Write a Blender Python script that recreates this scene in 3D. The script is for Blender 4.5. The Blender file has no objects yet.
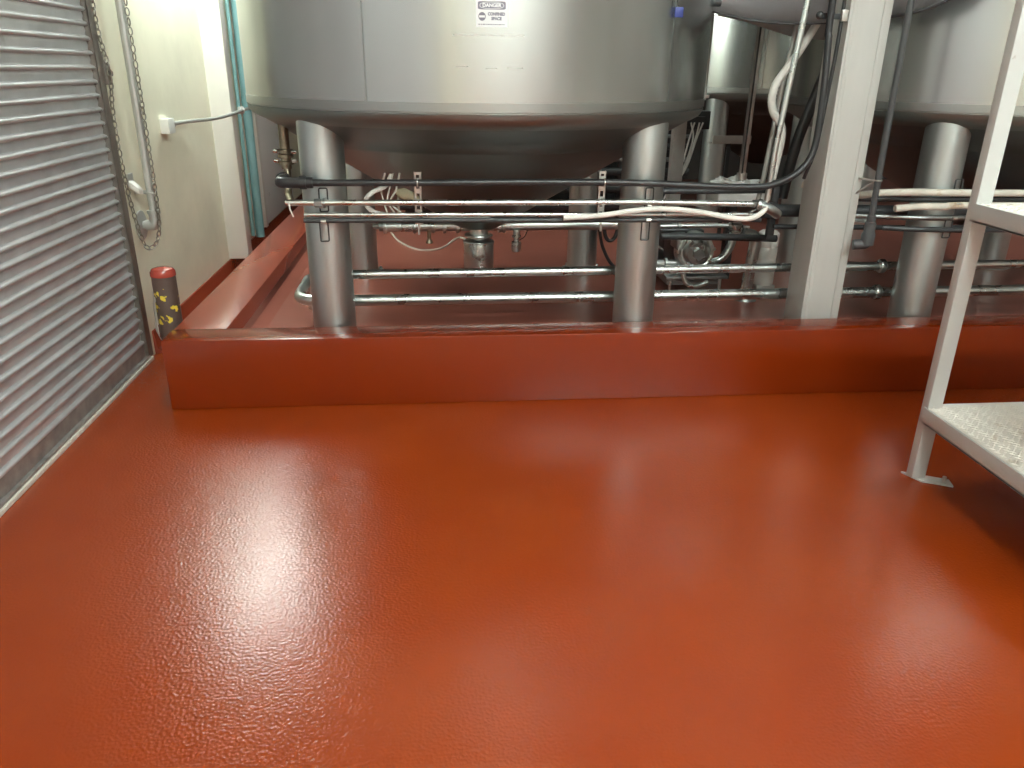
import bpy, bmesh, math, random
from mathutils import Vector, Matrix
random.seed(7)
SC = bpy.context.scene
COL = SC.collection
PI = math.pi

# ------------------------------------------------------------------ camera
CAM_H = 1.6
f_px, pitch, yaw, roll = 770.2, math.radians(22.255), math.radians(5.383), math.radians(-0.689)
fw = Vector((math.sin(yaw) * math.cos(pitch), math.cos(yaw) * math.cos(pitch), -math.sin(pitch)))
rt = Vector((math.cos(yaw), -math.sin(yaw), 0))
up = rt.cross(fw)
r2 = rt * math.cos(roll) - up * math.sin(roll)
u2 = rt * math.sin(roll) + up * math.cos(roll)
cam_data = bpy.data.cameras.new('camera')
cam = bpy.data.objects.new('camera', cam_data)
COL.objects.link(cam)
cam.matrix_world = Matrix(((r2.x, u2.x, -fw.x, 0), (r2.y, u2.y, -fw.y, 0), (r2.z, u2.z, -fw.z, CAM_H), (0, 0, 0, 1)))
cam_data.sensor_width = 36.0
cam_data.lens = 36.0 * f_px / 1024.0
cam_data.clip_start = 0.05
SC.camera = cam

# ------------------------------------------------------------------ world, exposure
w = bpy.data.worlds.new('world')
SC.world = w
w.use_nodes = True
w.node_tree.nodes['Background'].inputs[0].default_value = (0.9, 0.95, 1.0, 1)
w.node_tree.nodes['Background'].inputs[1].default_value = 0.15
SC.view_settings.view_transform = 'Standard'
SC.view_settings.look = 'None'
SC.view_settings.gamma = 1
SC.view_settings.use_curve_mapping = False
SC.view_settings.exposure = 0.4
LAMP = 230.0         # emission of the fluorescent tubes
LAMP_COL = (0.90, 1.0, 0.95)
CEIL = 5.3
# fluorescent lamps: (x, y, along, strength factor, height)
LAMPS = [(-1.60, 5.42, 'y', 0.19, 2.45), (-1.44, 6.2, 'y', 0.27, 2.66),  # two unseen lamps added to make the floor streak and brighten the wall
         (0.9, -1.0, 'x', 1.0, 5.0), (2.9, -1.0, 'x', 1.1, 5.0),
         (0.9, -3.4, 'x', 1.4, 5.0), (2.9, -3.4, 'x', 1.2, 5.0),
         (5.2, 3.6, 'y', 0.9, 5.0), (1.85, 6.6, 'y', 0.35, 5.0)]
SC.cycles.use_denoising = True
SC.cycles.denoising_prefilter = 'ACCURATE'
SC.cycles.sample_clamp_indirect = 6.0


# ------------------------------------------------------------------ materials
def mat(name, color, rough=0.5, metal=0.0, var=0.0, var_scale=3.0, bump=0.0, bump_scale=80.0, stretch=(1, 1, 1),
        rough_var=0.0, dirt=None, dirt_scale=4.0, dirt_lo=0.55, dirt_hi=0.7, coat=0.0, spec=0.5, emit=None, aniso=0.0,
        bump_dist=0.01, detail=4.0, dirt_detail=5.0):
    m = bpy.data.materials.new(name)
    m.use_nodes = True
    nt = m.node_tree
    N, L = nt.nodes, nt.links
    b = N['Principled BSDF']
    b.inputs['Base Color'].default_value = (*color, 1)
    b.inputs['Roughness'].default_value = rough
    b.inputs['Metallic'].default_value = metal
    b.inputs['Specular IOR Level'].default_value = spec
    b.inputs['Coat Weight'].default_value = coat
    b.inputs['Coat Roughness'].default_value = 0.2
    b.inputs['Anisotropic'].default_value = aniso
    if emit:
        b.inputs['Emission Color'].default_value = (*emit[0], 1)
        b.inputs['Emission Strength'].default_value = emit[1]
    if var or bump or dirt or rough_var:
        tc = N.new('ShaderNodeTexCoord')
        mp = N.new('ShaderNodeMapping')
        mp.inputs['Scale'].default_value = stretch
        L.new(tc.outputs['Object'], mp.inputs['Vector'])
    col_out = None
    if var or rough_var:
        n = N.new('ShaderNodeTexNoise')
        n.inputs['Scale'].default_value = var_scale
        n.inputs['Detail'].default_value = 5
        L.new(mp.outputs[0], n.inputs['Vector'])
        if var:
            r = N.new('ShaderNodeValToRGB')
            r.color_ramp.elements[0].position = 0.3
            r.color_ramp.elements[1].position = 0.7
            r.color_ramp.elements[0].color = (*[c * (1 - var) for c in color], 1)
            r.color_ramp.elements[1].color = (*[min(1, c * (1 + var)) for c in color], 1)
            L.new(n.outputs['Fac'], r.inputs['Fac'])
            col_out = r.outputs['Color']
        if rough_var:
            mr = N.new('ShaderNodeMapRange')
            mr.inputs[1].default_value = 0.3
            mr.inputs[2].default_value = 0.7
            mr.inputs[3].default_value = max(0.02, rough - rough_var)
            mr.inputs[4].default_value = rough + rough_var
            L.new(n.outputs['Fac'], mr.inputs[0])
            L.new(mr.outputs[0], b.inputs['Roughness'])
    if dirt:
        n2 = N.new('ShaderNodeTexNoise')
        n2.inputs['Scale'].default_value = dirt_scale
        n2.inputs['Detail'].default_value = dirt_detail
        n2.inputs['Roughness'].default_value = 0.65
        L.new(tc.outputs['Object'], n2.inputs['Vector'])
        mr = N.new('ShaderNodeMapRange')
        mr.inputs[1].default_value = dirt_lo
        mr.inputs[2].default_value = dirt_hi
        L.new(n2.outputs['Fac'], mr.inputs[0])
        mx = N.new('ShaderNodeMix')
        mx.data_type = 'RGBA'
        L.new(mr.outputs[0], mx.inputs[0])
        if col_out:
            L.new(col_out, mx.inputs[6])
        else:
            mx.inputs[6].default_value = (*color, 1)
        mx.inputs[7].default_value = (*dirt, 1)
        col_out = mx.outputs[2]
    if col_out:
        L.new(col_out, b.inputs['Base Color'])
    if bump:
        n3 = N.new('ShaderNodeTexNoise')
        n3.inputs['Scale'].default_value = bump_scale
        n3.inputs['Detail'].default_value = detail
        L.new(mp.outputs[0], n3.inputs['Vector'])
        bp = N.new('ShaderNodeBump')
        bp.inputs['Strength'].default_value = bump
        bp.inputs['Distance'].default_value = bump_dist
        L.new(n3.outputs['Fac'], bp.inputs['Height'])
        L.new(bp.outputs[0], b.inputs['Normal'])
    return m


M = {}
M['floor'] = mat('red_epoxy_floor', (0.275, 0.034, 0.0018), 0.25, bump=0.34, bump_scale=105,
                 bump_dist=0.0040, dirt=(0.31, 0.048, 0.006), dirt_scale=1.1, dirt_lo=0.35, dirt_hi=0.75, dirt_detail=2.0, detail=0.5, coat=0.22)
M['curb'] = mat('red_curb_paint', (0.205, 0.0225, 0.0016), 0.17, bump=0.14, bump_scale=14, stretch=(1.6, 1.6, 0.5),
                bump_dist=0.005, detail=2, coat=0.15)
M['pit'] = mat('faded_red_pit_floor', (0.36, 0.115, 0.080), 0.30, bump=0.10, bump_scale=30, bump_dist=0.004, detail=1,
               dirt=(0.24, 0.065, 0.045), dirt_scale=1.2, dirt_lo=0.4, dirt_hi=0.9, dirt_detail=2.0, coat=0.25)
M['arm'] = mat('sheen_tinted_curb_paint', (0.29, 0.060, 0.033), 0.20, bump=0.12, bump_scale=14, bump_dist=0.005, detail=2, coat=0.3)  # pinker red: the wall's grazing reflection is put into the base colour
M['tank'] = mat('brushed_tank_steel', (0.60, 0.625, 0.615), 0.25, 1.0, var=0.035, var_scale=5, stretch=(1.3, 1.3, 0.02))
M['cone'] = mat('mill_cone_steel', (0.19, 0.225, 0.22), 0.38, 1.0, var=0.05, var_scale=3)
M['band'] = mat('satin_band_steel', (0.43, 0.45, 0.44), 0.32, 1.0)
M['knuckle'] = mat('dull_knuckle_steel', (0.27, 0.32, 0.31), 0.46, 1.0)
M['leg'] = mat('brushed_leg_steel', (0.54, 0.60, 0.60), 0.40, 1.0, var=0.06, var_scale=6, stretch=(1, 1, 0.25), rough_var=0.06)
M['pipe'] = mat('polished_pipe_steel', (0.62, 0.66, 0.645), 0.29, 1.0, var=0.05, var_scale=8, rough_var=0.06)
M['pipe_dull'] = mat('dull_pipe_steel', (0.32, 0.34, 0.335), 0.40, 1.0, var=0.08, var_scale=9)
M['dark_metal'] = mat('dark_painted_metal', (0.045, 0.047, 0.05), 0.42, 0.2, var=0.15, var_scale=8)
M['grey_conduit'] = mat('grey_plastic_conduit', (0.06, 0.062, 0.066), 0.4, var=0.08, var_scale=8)
M['rubber'] = mat('black_rubber', (0.022, 0.022, 0.024), 0.38)
M['white_hose'] = mat('white_hose_plastic', (0.80, 0.79, 0.74), 0.38, var=0.05, var_scale=15)
M['white_rag'] = mat('white_plastic_wrap', (0.90, 0.89, 0.87), 0.4, bump=0.5, bump_scale=25)
M['cream_hose'] = mat('stained_pale_insulation', (0.62, 0.59, 0.52), 0.6, var=0.1, var_scale=10, dirt=(0.38, 0.22, 0.09), dirt_scale=5, dirt_lo=.6, dirt_hi=.72)
M['wall'] = mat('cream_wall_paint', (0.80, 0.77, 0.61), 0.55, var=0.03, var_scale=2, dirt=(0.66, 0.63, 0.49), dirt_scale=1.8, dirt_lo=0.4,
                dirt_hi=0.9)
M['wall_white'] = mat('white_wall_paint', (0.78, 0.77, 0.74), 0.6)
M['wall_rear'] = mat('grey_wall_paint', (0.30, 0.29, 0.27), 0.7, var=0.1)
M['wall_dark'] = mat('shade_darkened_wall_paint', (0.09, 0.085, 0.08), 0.8, var=0.1)  # back wall's shadow behind the tanks is put into this colour
M['ceiling'] = mat('white_ceiling_paint', (0.72, 0.72, 0.70), 0.8)
M['pilaster'] = mat('off_white_column_paint', (0.76, 0.74, 0.68), 0.5, var=0.03, dirt=(0.55, 0.48, 0.38), dirt_scale=6, dirt_lo=.66, dirt_hi=.8)
M['white_paint'] = mat('white_enamel_paint', (0.50, 0.50, 0.475), 0.38, var=0.04, var_scale=5, stretch=(3, 3, 0.5), dirt=(0.25, 0.22, 0.19),
                       dirt_scale=16, dirt_lo=.74, dirt_hi=.8)
M['stair_paint'] = mat('white_platform_paint', (0.54, 0.545, 0.53), 0.42, var=0.03, dirt=(0.30, 0.25, 0.2), dirt_scale=22, dirt_lo=.72, dirt_hi=.8)
M['deck'] = mat('white_tread_plate_paint', (0.78, 0.75, 0.69), 0.5, var=0.05, var_scale=10, dirt=(0.50, 0.42, 0.33), dirt_scale=14, dirt_lo=.58, dirt_hi=.75)
M['slat'] = mat('galvanised_slat', (0.60, 0.60, 0.61), 0.45, 0.55, var=0.09, var_scale=9, rough_var=0.08, dirt=(0.34, 0.32, 0.30), dirt_scale=6,
                dirt_lo=.64, dirt_hi=.85)
M['bar'] = mat('dirty_bottom_bar', (0.36, 0.34, 0.32), 0.5, 0.6, var=0.25, var_scale=14)
M['guide'] = mat('brown_grey_guide_paint', (0.17, 0.15, 0.13), 0.5, 0.2, var=0.15, var_scale=12)
M['threshold'] = mat('pale_threshold', (0.70, 0.66, 0.58), 0.6, var=0.1, var_scale=20)
M['galv_pipe'] = mat('painted_galvanised_pipe', (0.50, 0.50, 0.47), 0.42, 0.5, var=0.07, var_scale=12)
M['chain'] = mat('chain_steel', (0.30, 0.28, 0.24), 0.4, 0.8)
M['teal'] = mat('teal_pipe_paint', (0.25, 0.45, 0.46), 0.4, var=0.08, var_scale=6)
M['teal_pale'] = mat('pale_green_coupling', (0.50, 0.66, 0.58), 0.45)
M['brass'] = mat('aged_brass', (0.30, 0.26, 0.19), 0.42, 0.9, var=0.15, var_scale=20)
M['box_white'] = mat('white_box_paint', (0.80, 0.79, 0.74), 0.45)
M['bollard'] = mat('worn_black_yellow_paint', (0.085, 0.055, 0.045), 0.5, var=0.2, var_scale=10, dirt=(0.72, 0.55, 0.05), dirt_scale=13, dirt_lo=.60, dirt_hi=.62, dirt_detail=3)
M['red_cap'] = mat('red_coated_cap', (0.38, 0.06, 0.04), 0.2, var=0.2, var_scale=25, dirt=(0.8, 0.7, 0.62), dirt_scale=18, dirt_lo=.6, dirt_hi=.68)
M['film'] = mat('clear_torn_wrap', (0.72, 0.69, 0.64), 0.25)
M['sign_white'] = mat('sticker_white', (0.80, 0.82, 0.84), 0.4)
M['sign_dark'] = mat('sticker_print_grey', (0.22, 0.22, 0.28), 0.45)
M['residue'] = mat('adhesive_residue', (0.52, 0.52, 0.50), 0.5, 0.8)
M['blue'] = mat('blue_tag_plastic', (0.025, 0.04, 0.22), 0.4)
M['tarp'] = mat('grey_plastic_sheet', (0.38, 0.38, 0.39), 0.30, var=0.08, var_scale=5, bump=0.3, bump_scale=4, bump_dist=0.03)
M['tarp_pale'] = mat('pale_plastic_sheet', (0.50, 0.49, 0.48), 0.35, var=0.05)
M['lamp_body'] = mat('lamp_housing_white', (0.8, 0.8, 0.8), 0.5)
M['foam'] = mat('pale_yellow_foam', (0.62, 0.56, 0.38), 0.7)
M['zinc'] = mat('zinc_strut', (0.62, 0.61, 0.58), 0.32, 0.9, var=0.1, var_scale=14)
M['void'] = mat('strut_slot_shadowless_black', (0.03, 0.03, 0.03), 0.7)


# ------------------------------------------------------------------ mesh helpers
class MB:
    def __init__(self):
        self.bm = bmesh.new()

    def box(self, x0, x1, y0, y1, z0, z1, bev=0.0):
        return self.hexa([(x, y, z) for z in (z0, z1) for (x, y) in ((x0, y0), (x1, y0), (x1, y1), (x0, y1))], bev)

    def hexa(self, pts, bev=0.0):
        v = [self.bm.verts.new(p) for p in pts]
        fs = [self.bm.faces.new([v[i] for i in q]) for q in
              ((3, 2, 1, 0), (4, 5, 6, 7), (0, 1, 5, 4), (1, 2, 6, 5), (2, 3, 7, 6), (3, 0, 4, 7))]
        if bev:
            es = list({e for f in fs for e in f.edges})
            bmesh.ops.bevel(self.bm, geom=es, offset=bev, segments=2, affect='EDGES', profile=0.6)
        return self

    def bar(self, a, b, wx, wy, upv=(0, 0, 1), bev=0.0):
        a, b = Vector(a), Vector(b)
        d = (b - a).normalized()
        s = d.cross(Vector(upv))
        if s.length < 1e-4:
            s = d.cross(Vector((0, 1, 0)))
        s.normalize()
        t = s.cross(d)
        pts = []
        for p in (a, b):
            for (i, j) in ((-1, -1), (1, -1), (1, 1), (-1, 1)):
                pts.append(p + s * i * wx / 2 + t * j * wy / 2)
        return self.hexa(pts, bev)

    def tube(self, path, r, seg=12, cap=True, closed=False):
        P = [Vector(p) for p in path]
        n = len(P)
        rad = r if isinstance(r, (list, tuple)) else [r] * n
        tang = []
        for i in range(n):
            if closed:
                t = P[(i + 1) % n] - P[i - 1]
            else:
                t = P[min(i + 1, n - 1)] - P[max(i - 1, 0)]
            tang.append(t.normalized())
        ref = Vector((0, 0, 1)) if abs(tang[0].z) < 0.9 else Vector((1, 0, 0))
        nrm = (ref - tang[0] * ref.dot(tang[0])).normalized()
        rings = []
        for i in range(n):
            nrm = (nrm - tang[i] * nrm.dot(tang[i]))
            nrm.normalize()
            bi = tang[i].cross(nrm)
            rings.append([self.bm.verts.new(P[i] + (nrm * math.cos(2 * PI * k / seg) + bi * math.sin(2 * PI * k / seg)) * rad[i]) for k in range(seg)])
        m = n if closed else n - 1
        for i in range(m):
            A, B = rings[i], rings[(i + 1) % n]
            for k in range(seg):
                self.bm.faces.new((A[k], A[(k + 1) % seg], B[(k + 1) % seg], B[k]))
        if cap and not closed:
            self.bm.faces.new(list(reversed(rings[0])))
            self.bm.faces.new(rings[-1])
        return self

    def cyl(self, a, b, r, r2=None, seg=20):
        return self.tube([a, b], [r, r if r2 is None else r2], seg)

    def lathe(self, prof, c=(0, 0, 0), seg=48, axis=(0, 0, 1), cap=True):
        """prof: (radius, height) pairs along axis, starting at c."""
        c = Vector(c)
        ax = Vector(axis).normalized()
        ref = Vector((1, 0, 0)) if abs(ax.x) < 0.9 else Vector((0, 1, 0))
        e1 = (ref - ax * ref.dot(ax)).normalized()
        e2 = ax.cross(e1)
        rings = []
        for (r, h) in prof:
            r = max(r, 1e-4)
            rings.append([self.bm.verts.new(c + ax * h + (e1 * math.cos(2 * PI * k / seg) + e2 * math.sin(2 * PI * k / seg)) * r) for k in range(seg)])
        for A, B in zip(rings, rings[1:]):
            for k in range(seg):
                self.bm.faces.new((A[k], A[(k + 1) % seg], B[(k + 1) % seg], B[k]))
        if cap:
            self.bm.faces.new(list(reversed(rings[0])))
            self.bm.faces.new(rings[-1])
        return self

    def ring(self, c, axis, R, r, seg=32, sub=8):
        c = Vector(c)
        ax = Vector(axis).normalized()
        ref = Vector((1, 0, 0)) if abs(ax.x) < 0.9 else Vector((0, 1, 0))
        e1 = (ref - ax * ref.dot(ax)).normalized()
        e2 = ax.cross(e1)
        return self.tube([c + (e1 * math.cos(2 * PI * k / seg) + e2 * math.sin(2 * PI * k / seg)) * R for k in range(seg)], r, sub, closed=True)

    def prism(self, poly, a, b):
        """poly: list of 3D points of one end; swept by vector b-a."""
        d = Vector(b) - Vector(a)
        A = [self.bm.verts.new(Vector(p)) for p in poly]
        B = [self.bm.verts.new(Vector(p) + d) for p in poly]
        n = len(A)
        self.bm.faces.new(A)
        self.bm.faces.new(list(reversed(B)))
        for i in range(n):
            self.bm.faces.new((A[(i + 1) % n], A[i], B[i], B[(i + 1) % n]))
        return self

    def grid(self, fn, nu, nv, thick=0.0):
        V = [[self.bm.verts.new(fn(i / nu, j / nv)) for j in range(nv + 1)] for i in range(nu + 1)]
        fs = []
        for i in range(nu):
            for j in range(nv):
                fs.append(self.bm.faces.new((V[i][j], V[i + 1][j], V[i + 1][j + 1], V[i][j + 1])))
        if thick:
            bmesh.ops.solidify(self.bm, geom=fs, thickness=thick)
        return self


def fillet(path, rad, n=6):
    P = [Vector(p) for p in path]
    out = [P[0]]
    for i in range(1, len(P) - 1):
        a, b, c = P[i - 1], P[i], P[i + 1]
        u, v = (a - b), (c - b)
        d = min(rad, u.length * 0.49, v.length * 0.49)
        p, q = b + u.normalized() * d, b + v.normalized() * d
        for k in range(n + 1):
            t = k / n
            out.append(p * (1 - t) ** 2 + b * 2 * t * (1 - t) + q * t * t)
    out.append(P[-1])
    return out


def smooth(path, n=8):
    P = [Vector(p) for p in path]
    P = [P[0] * 2 - P[1]] + P + [P[-1] * 2 - P[-2]]
    out = []
    for i in range(1, len(P) - 2):
        a, b, c, d = P[i - 1:i + 3]
        for k in range(n):
            t = k / n
            out.append(0.5 * ((2 * b) + (c - a) * t + (2 * a - 5 * b + 4 * c - d) * t * t + (3 * b - a - 3 * c + d) * t ** 3))
    out.append(P[-2])
    return out


ORG = {}


def link(name, mb, material, parent=None, angle=38.0, origin=None):
    """links a builder as one mesh object; parts sit at their thing's origin"""
    bm = mb.bm if isinstance(mb, MB) else mb
    bmesh.ops.recalc_face_normals(bm, faces=bm.faces[:])
    for f in bm.faces:
        f.smooth = True
    lim = math.radians(angle)
    for e in bm.edges:
        if len(e.link_faces) == 2 and e.calc_face_angle(0) > lim:
            e.smooth = False
    if parent is not None:
        org = ORG[parent.name]
    elif origin is not None:
        org = Vector(origin)
    else:
        xs = [v.co for v in bm.verts]
        org = Vector(((min(v.x for v in xs) + max(v.x for v in xs)) / 2, (min(v.y for v in xs) + max(v.y for v in xs)) / 2, min(v.z for v in xs)))
    bmesh.ops.translate(bm, verts=bm.verts[:], vec=-org)
    me = bpy.data.meshes.new(name)
    bm.to_mesh(me)
    bm.free()
    me.materials.append(material)
    o = bpy.data.objects.new(name, me)
    COL.objects.link(o)
    if parent is not None:
        o.parent = parent
    else:
        o.location = org
    ORG[o.name] = org
    return o


def tag(o, label, cat, group=None, kind=None):
    o['label'] = label
    o['category'] = cat
    if group:
        o['group'] = group
    if kind:
        o['kind'] = kind
    return o


def thing(name, label, cat, loc, group=None):
    o = bpy.data.objects.new(name, None)
    o.empty_display_size = 0.1
    COL.objects.link(o)
    o.location = loc
    ORG[o.name] = Vector(loc)
    return tag(o, label, cat, group)


def struct(name, mb, material, parent=None):
    o = link(name, mb, material, parent, origin=None if parent else (0, 0, 0))
    if parent is None:
        o['kind'] = 'structure'
    return o


# ------------------------------------------------------------------ room shell
WX, DOOR_Y = -1.72, 4.405
PZ = 0.22                      # pit floor level
CY0, CY1, CH = 3.655, 3.845, 0.365
XR, YB, YF = 7.5, 10.6, -5.0

struct('floor', MB().box(WX - 0.3, XR, YF, YB, -0.12, 0.0), M['floor'])
struct('ceiling', MB().box(WX - 0.3, XR + 0.2, YF - 0.2, YB + 0.2, CEIL, CEIL + 0.15), M['ceiling'])
wl = MB()
wl.box(WX - 0.25, WX, DOOR_Y + 0.03, YB, 0, CEIL)
wl.box(WX - 0.25, WX, YF, DOOR_Y + 0.03, 3.4, CEIL)
wl.box(WX - 0.25, WX, YF, -1.4, 0, 3.4)
struct('wall_left', wl, M['wall'])
struct('wall_back', MB().box(WX - 0.25, XR, YB, YB + 0.2, 0, CEIL), M['wall_dark'])
struct('wall_right', MB().box(XR, XR + 0.2, YF, YB, 0, CEIL), M['wall_rear'])
struct('wall_front', MB().box(WX - 0.25, XR, YF - 0.2, YF, 0, CEIL), M['wall_white'])

# raised pit floor behind the curb
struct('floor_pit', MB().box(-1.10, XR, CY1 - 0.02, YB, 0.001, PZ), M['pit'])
# curb: front run and left arm, as an L extruded with softened top edges
cb = MB()
cb.box(-1.365, XR, CY0, CY1, 0.0, CH, 0.012)
struct('trim_1', cb, M['curb'])
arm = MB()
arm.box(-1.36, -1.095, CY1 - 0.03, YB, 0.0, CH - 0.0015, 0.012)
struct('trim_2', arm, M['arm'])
# coved toe where the arm meets the pit floor
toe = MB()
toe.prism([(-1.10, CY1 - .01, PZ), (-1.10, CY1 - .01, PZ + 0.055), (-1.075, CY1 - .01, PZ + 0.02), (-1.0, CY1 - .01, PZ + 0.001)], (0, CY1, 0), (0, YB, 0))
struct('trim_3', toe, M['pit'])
# red painted cove at the foot of the left wall
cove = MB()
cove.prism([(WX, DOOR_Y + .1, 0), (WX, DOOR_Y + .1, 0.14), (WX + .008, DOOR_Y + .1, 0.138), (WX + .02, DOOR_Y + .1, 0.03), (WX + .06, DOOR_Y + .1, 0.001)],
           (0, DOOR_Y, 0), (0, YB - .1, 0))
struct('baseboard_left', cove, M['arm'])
# wall pilaster, stopping at the cove, with its side flange
pil = MB()
pil.box(WX - .01, -1.565, 6.36, 6.50, 0.145, CEIL, 0.006)
struct('trim_4', pil, M['pilaster'])
struct('trim_5', MB().box(WX - .01, -1.66, 6.50, 6.86, 0.145, CEIL, 0.004), M['pilaster'])

# ------------------------------------------------------------------ roller door
door = bpy.data.objects.new('door_1', None)
COL.objects.link(door)
door.location = (WX, 1.5, 0)
ORG['door_1'] = Vector((WX, 1.5, 0))
door['kind'] = 'structure'
cur = MB()
prof = [(0.000, 0.0), (0.012, 0.001), (0.0185, 0.006), (0.0195, 0.012), (0.016, 0.018), (0.007, 0.0225), (0.001, 0.024), (0.0, 0.029), (0.004, 0.048)]
pitch_z = 0.0667
pts = []
z = 0.105
while z < 3.4:
    pts += [(WX - 0.018 + px, z + pz) for (px, pz) in prof]
    z += pitch_z
pts.append((WX - 0.018, 3.42))
y0, y1 = -1.38, DOOR_Y - 0.02
va = [cur.bm.verts.new((x, y0, zz)) for (x, zz) in pts]
vb = [cur.bm.verts.new((x, y1, zz)) for (x, zz) in pts]
for i in range(len(pts) - 1):
    cur.bm.faces.new((va[i], va[i + 1], vb[i + 1], vb[i]))
curtain = link('curtain', cur, M['slat'], door, angle=50)
bb = MB()
bb.box(WX - 0.03, WX - 0.004, y0, y1, 0.03, 0.108, 0.004)
bb.box(WX - 0.03, WX + 0.018, y0, y1, 0.022, 0.034)
link('bottom_bar', bb, M['bar'], door)
link('threshold', MB().box(WX - 0.06, WX + 0.028, y0, y1 + .02, 0.0005, 0.021, 0.004), M['threshold'], door)
for (ya, yb_) in ((DOOR_Y - 0.035, DOOR_Y + 0.035), (-1.42, -1.36)):
    g = MB()
    g.box(WX - 0.03, WX + 0.012, ya, ya + 0.008, 0.02, 3.42)
    g.box(WX + 0.006, WX + 0.014, ya, yb_, 0.02, 3.42, 0.002)
    link('guide_rail', g, M['guide'], door)
br = MB()
br.box(WX, WX + 0.03, DOOR_Y + 0.035, DOOR_Y + 0.085, 1.50, 1.60, 0.003)
br.cyl((WX + .03, DOOR_Y + .065, 1.555), (WX + .042, DOOR_Y + .065, 1.555), .014, seg=6)
br.prism([(WX + 0.001, DOOR_Y + .03, 1.60), (WX + 0.001, DOOR_Y + .06, 1.66), (WX + .03, DOOR_Y + .04, 1.60)], (0, 0, 0), (0.008, 0, 0))
link('stop_bracket', br, M['guide'], door)

# ------------------------------------------------------------------ tanks
R = 1.277


def tank_parts(root, cx, cy, legs, outlet=True):
    sh = MB().lathe([(R, 1.463), (R, 2.45), (R + .004, 2.455), (R + .004, 2.465), (R, 2.47), (R, 4.72), (R * .97, 4.82), (R * .86, 4.9), (R * .6, 4.97), (0.25, 5.01), (0.0, 5.015)],
                    (cx, cy, 0), 128, cap=False)
    link('shell', sh, M['tank'], root)
    bd = MB().lathe([(R - .004, 1.4635), (R + .003, 1.463), (R + .003, 1.424), (R - .006, 1.421), (R - .006, 1.416)], (cx, cy, 0), 128, cap=False)
    link('bottom_band', bd, M['band'], root)
    kn = MB().lathe([(R - .006, 1.417), (R + .001, 1.415), (R - .003, 1.40), (R - .02, 1.375), (R - .05, 1.358), (R - .08, 1.345)], (cx, cy, 0), 128, cap=False)
    link('knuckle', kn, M['knuckle'], root)
    for a in (-115, -48, 22, 95, 170):
        q = math.radians(a)
        pq = [Vector((cx + (R + .0006) * math.cos(q + e), cy + (R + .0006) * math.sin(q + e), zz)) for (e, zz) in ((-.003, 1.463), (.003, 1.463), (.003, 4.71), (-.003, 4.71))]
        ws = MB()
        ws.prism(pq, (0, 0, 0), (.0006 * math.cos(q), .0006 * math.sin(q), 0))
        link('weld_seam', ws, M['band'], root)
    pr = [(R - .08, 1.345), (1.10, 1.288), (1.012, 1.235), (1.008, 1.229), (0.992, 1.219), (0.988, 1.221), (0.5, 0.928), (0.12, 0.70), (0.06, 0.69), (0.0, 0.69)]
    link('cone_bottom', MB().lathe(pr, (cx, cy, 0), 128, cap=False), M['cone'], root)
    for (dx, dy) in legs:
        lx, ly = cx + dx, cy + dy
        lg = MB().lathe([(0.109, PZ + .012), (0.109, 1.405)], (lx, ly, 0), 40)
        o = link('leg', lg, M['leg'], root)
        ft = MB().lathe([(0.15, PZ), (0.15, PZ + .014), (0.112, PZ + .016), (0.109, PZ + .03)], (lx, ly, 0), 40)
        for k in range(6):
            a = k * PI / 3 + .3
            ft.cyl((lx + .131 * math.cos(a), ly + .131 * math.sin(a), PZ + .01), (lx + .131 * math.cos(a), ly + .131 * math.sin(a), PZ + .035), .009, seg=6)
        link('foot', ft, M['leg'], o)
    return root


ALL4 = [(-.8, -.8), (.8, -.8), (-.8, .8), (.8, .8)]
GT = 'stainless steel tanks on legs'
T1 = (0.23, 4.76)
tank1 = thing('steel_tank', 'large conical stainless tank with white DANGER sticker, nearest the roller door', 'tank', (T1[0], T1[1], PZ), GT)
tank_parts(tank1, *T1, ALL4)
# outlet under the cone with pneumatic actuator
oc = MB()
oc.lathe([(0.058, 0.70), (0.058, 0.655), (0.085, 0.652), (0.088, 0.645), (0.085, 0.638), (0.045, 0.634), (0.045, 0.61)], (*T1, 0), 32)
link('outlet_valve', oc, M['pipe'], tank1)
ac = MB()
ac.lathe([(0.0, 0.622), (0.07, 0.622), (0.09, 0.612), (0.093, 0.60), (0.093, 0.42), (0.088, 0.41), (0, 0.41)], (*T1, 0), 36, cap=False)
ac.ring((*T1, 0.605), (0, 0, 1), 0.093, 0.005)
link('actuator', ac, M['pipe'], tank1)


def on_shell(c, u, z, off):
    """point on a tank's shell: arc length u from the camera-side meridian (x = cx)"""
    a = u / R
    return Vector((c[0] + (R + off) * math.sin(a), c[1] - (R + off) * math.cos(a), z))


def sticker_patch(u0, u1, z0, z1, off, n=6, rad=0.0):
    mb = MB()
    if rad:
        poly = []
        for (cu, cz, a0) in ((u1 - rad, z1 - rad, 0), (u0 + rad, z1 - rad, 1), (u0 + rad, z0 + rad, 2), (u1 - rad, z0 + rad, 3)):
            for k in range(6):
                a = (a0 + k / 5) * PI / 2
                poly.append((cu + rad * math.cos(a), cz + rad * math.sin(a)))
        v = [mb.bm.verts.new(on_shell(T1, u, zz, off)) for (u, zz) in poly]
        mb.bm.faces.new(v)
    else:
        mb.grid(lambda s, t: on_shell(T1, u0 + (u1 - u0) * s, z0 + (z1 - z0) * t, off), n, 1)
    return mb


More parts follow.
